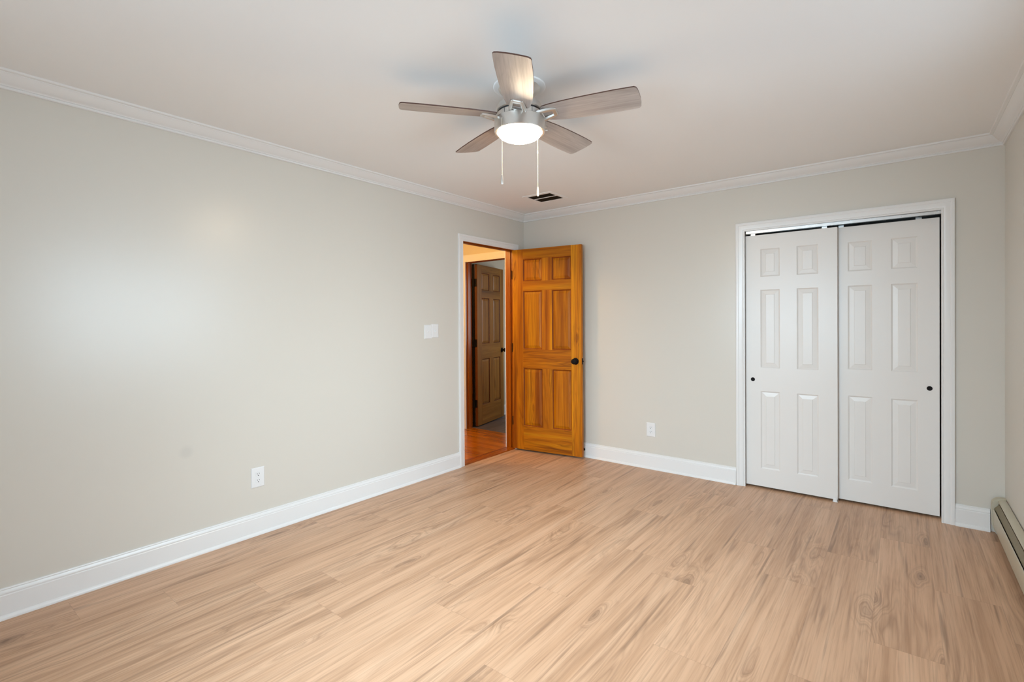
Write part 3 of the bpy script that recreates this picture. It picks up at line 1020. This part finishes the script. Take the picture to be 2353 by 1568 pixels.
for i in range(11):
    a = i / 10 * PI / 2
    prof.append((max(0.001, 0.1030 * math.cos(a)), Z(2.200) - 0.037 * math.sin(a)))
b = MB().lathe(prof, 64)
b.build('glass_shade', M['lamp'], fan, smooth=40)

# one blade, then copies
CWE = [(0.125, 0.050), (0.16, 0.056), (0.22, 0.062), (0.30, 0.066), (0.38, 0.068), (0.46, 0.069), (0.53, 0.067)]
CCW = [(0.125, 0.052), (0.16, 0.063), (0.22, 0.073), (0.30, 0.079), (0.38, 0.083), (0.46, 0.084), (0.53, 0.082)]
outl = [(r, -w) for r, w in CWE] + [(0.545, -0.066), (0.553, -0.060), (0.558, -0.045), (0.561, -0.015), (0.562, 0.015), (0.560, 0.050), (0.557, 0.070), (0.550, 0.080), (0.541, 0.082)] \
    + [(r, w) for r, w in reversed(CCW)] + [(0.118, 0.044), (0.118, -0.042)]
PITCH = -0.21
blades = []
b = MB()
n = len(outl)
th = 0.0055
cx = sum(p[0] for p in outl) / n
V = [(r, w, 0.0) for r, w in outl] + [(r, w, th) for r, w in outl]
b.poly(V, [tuple(range(n)), tuple(range(2 * n - 1, n - 1, -1))], 0, along=0, seed=0.4)
b.poly(V, [(i, (i + 1) % n, n + (i + 1) % n, n + i) for i in range(n)], 1)
blade0 = b.build('blade', [M['blade'], M['blade_edge']], fan)
blade0.matrix_local = Matrix.Translation((0, 0, Z(2.2753))) @ Matrix.Rotation(R(15.4), 4, 'Z') @ Matrix.Rotation(PITCH, 4, 'X')
# bracket under the blade: a nickel A-shaped arm
k = MB()


def arm(pts, w, t):
    rings = []
    for i, (x, y, z) in enumerate(pts):
        ww = w[i]
        rings.append([(x, y - ww, z), (x, y + ww, z), (x, y + ww * 0.6, z - t[i]), (x, y - ww * 0.6, z - t[i])])
    k.loft(rings)


arm([(0.092, -0.034, -0.012), (0.125, -0.031, -0.006), (0.165, -0.024, 0.0), (0.186, -0.018, 0.0)], (0.010, 0.0110, 0.0105, 0.009), (0.008, 0.011, 0.010, 0.006))
arm([(0.092, 0.034, -0.012), (0.125, 0.031, -0.006), (0.165, 0.024, 0.0), (0.186, 0.018, 0.0)], (0.010, 0.0110, 0.0105, 0.009), (0.008, 0.011, 0.010, 0.006))
k.loft([[(0.166, -0.026, 0.0), (0.188, -0.019, 0.0), (0.188, 0.019, 0.0), (0.166, 0.026, 0.0)],
        [(0.168, -0.024, -0.009), (0.184, -0.017, -0.007), (0.184, 0.017, -0.007), (0.168, 0.024, -0.009)]])
k.box(0.090, 0.118, -0.040, 0.040, -0.014, -0.008)
br = k.build('blade_bracket', M['nickel'], blade0, smooth=35, bevel=0.0015)
for i in range(1, 5):
    c = blade0.copy()
    COL.objects.link(c)
    c.parent = fan
    c.matrix_local = Matrix.Translation((0, 0, Z(2.2753))) @ Matrix.Rotation(R(15.4 + 72 * i), 4, 'Z') @ Matrix.Rotation(PITCH, 4, 'X')
    d = br.copy()
    COL.objects.link(d)
    d.parent = c

# pull chains


def pull_chain(x, y, ztop, zbot, pend_len, metal, joint=None):
    b = MB()
    z = ztop
    while z > zbot + pend_len:
        r = 0.0014
        b.lathe([(0.0004, r), (r * 0.75, r * 0.66), (r, 0), (r * 0.75, -r * 0.66), (0.0004, -r)], 8, (x, y, Z(z)))
        z -= 0.0036
    b.lathe([(0.0005, Z(ztop)), (0.0005, Z(zbot + pend_len))], 6, (x, y, 0))
    if joint:
        b.lathe([(0.0005, 0.007), (0.0022, 0.0065), (0.0026, 0.002), (0.0026, -0.002), (0.0022, -0.0065), (0.0005, -0.007)], 10, (x, y, Z(joint)))
    o = b.build('pull_chain', M['chain'], fan, smooth=60)
    p = MB().lathe([(0.001, 0.0), (0.0036, -0.001), (0.0042, -0.006), (0.0058, -pend_len * 0.45), (0.0060, -pend_len * 0.8), (0.0052, -pend_len + 0.002), (0.001, -pend_len)], 16, (x, y, Z(zbot + pend_len)))
    p.build('pendant', metal, o, smooth=35)
    e = MB().lathe([(0.004, Z(ztop) + 0.004), (0.004, Z(ztop) - 0.004)], 10, (x, y, 0))
    e.box(min(x, x * 0.92), max(x, x * 0.92), min(y, y * 0.92), max(y, y * 0.92), Z(ztop) - 0.002, Z(ztop) + 0.003)
    e.build('chain_outlet', M['nickel'], o, smooth=35)


pull_chain(-0.0091, -0.1232, 2.236, 1.930, 0.046, M['nickel'])
pull_chain(0.0185, 0.1222, 2.218, 1.921, 0.047, M['chain'], 2.138)
b = MB().lathe([(0.004, 0.0), (0.004, 0.010), (0.0028, 0.013), (0.0005, 0.013)], 12, axis='x')
b.build('reverse_switch', M['nickel'], fan, smooth=35, loc=(0.1195 * math.cos(R(38)), 0.1195 * math.sin(R(38)), Z(2.214)), rot=(0, 0, R(38)))
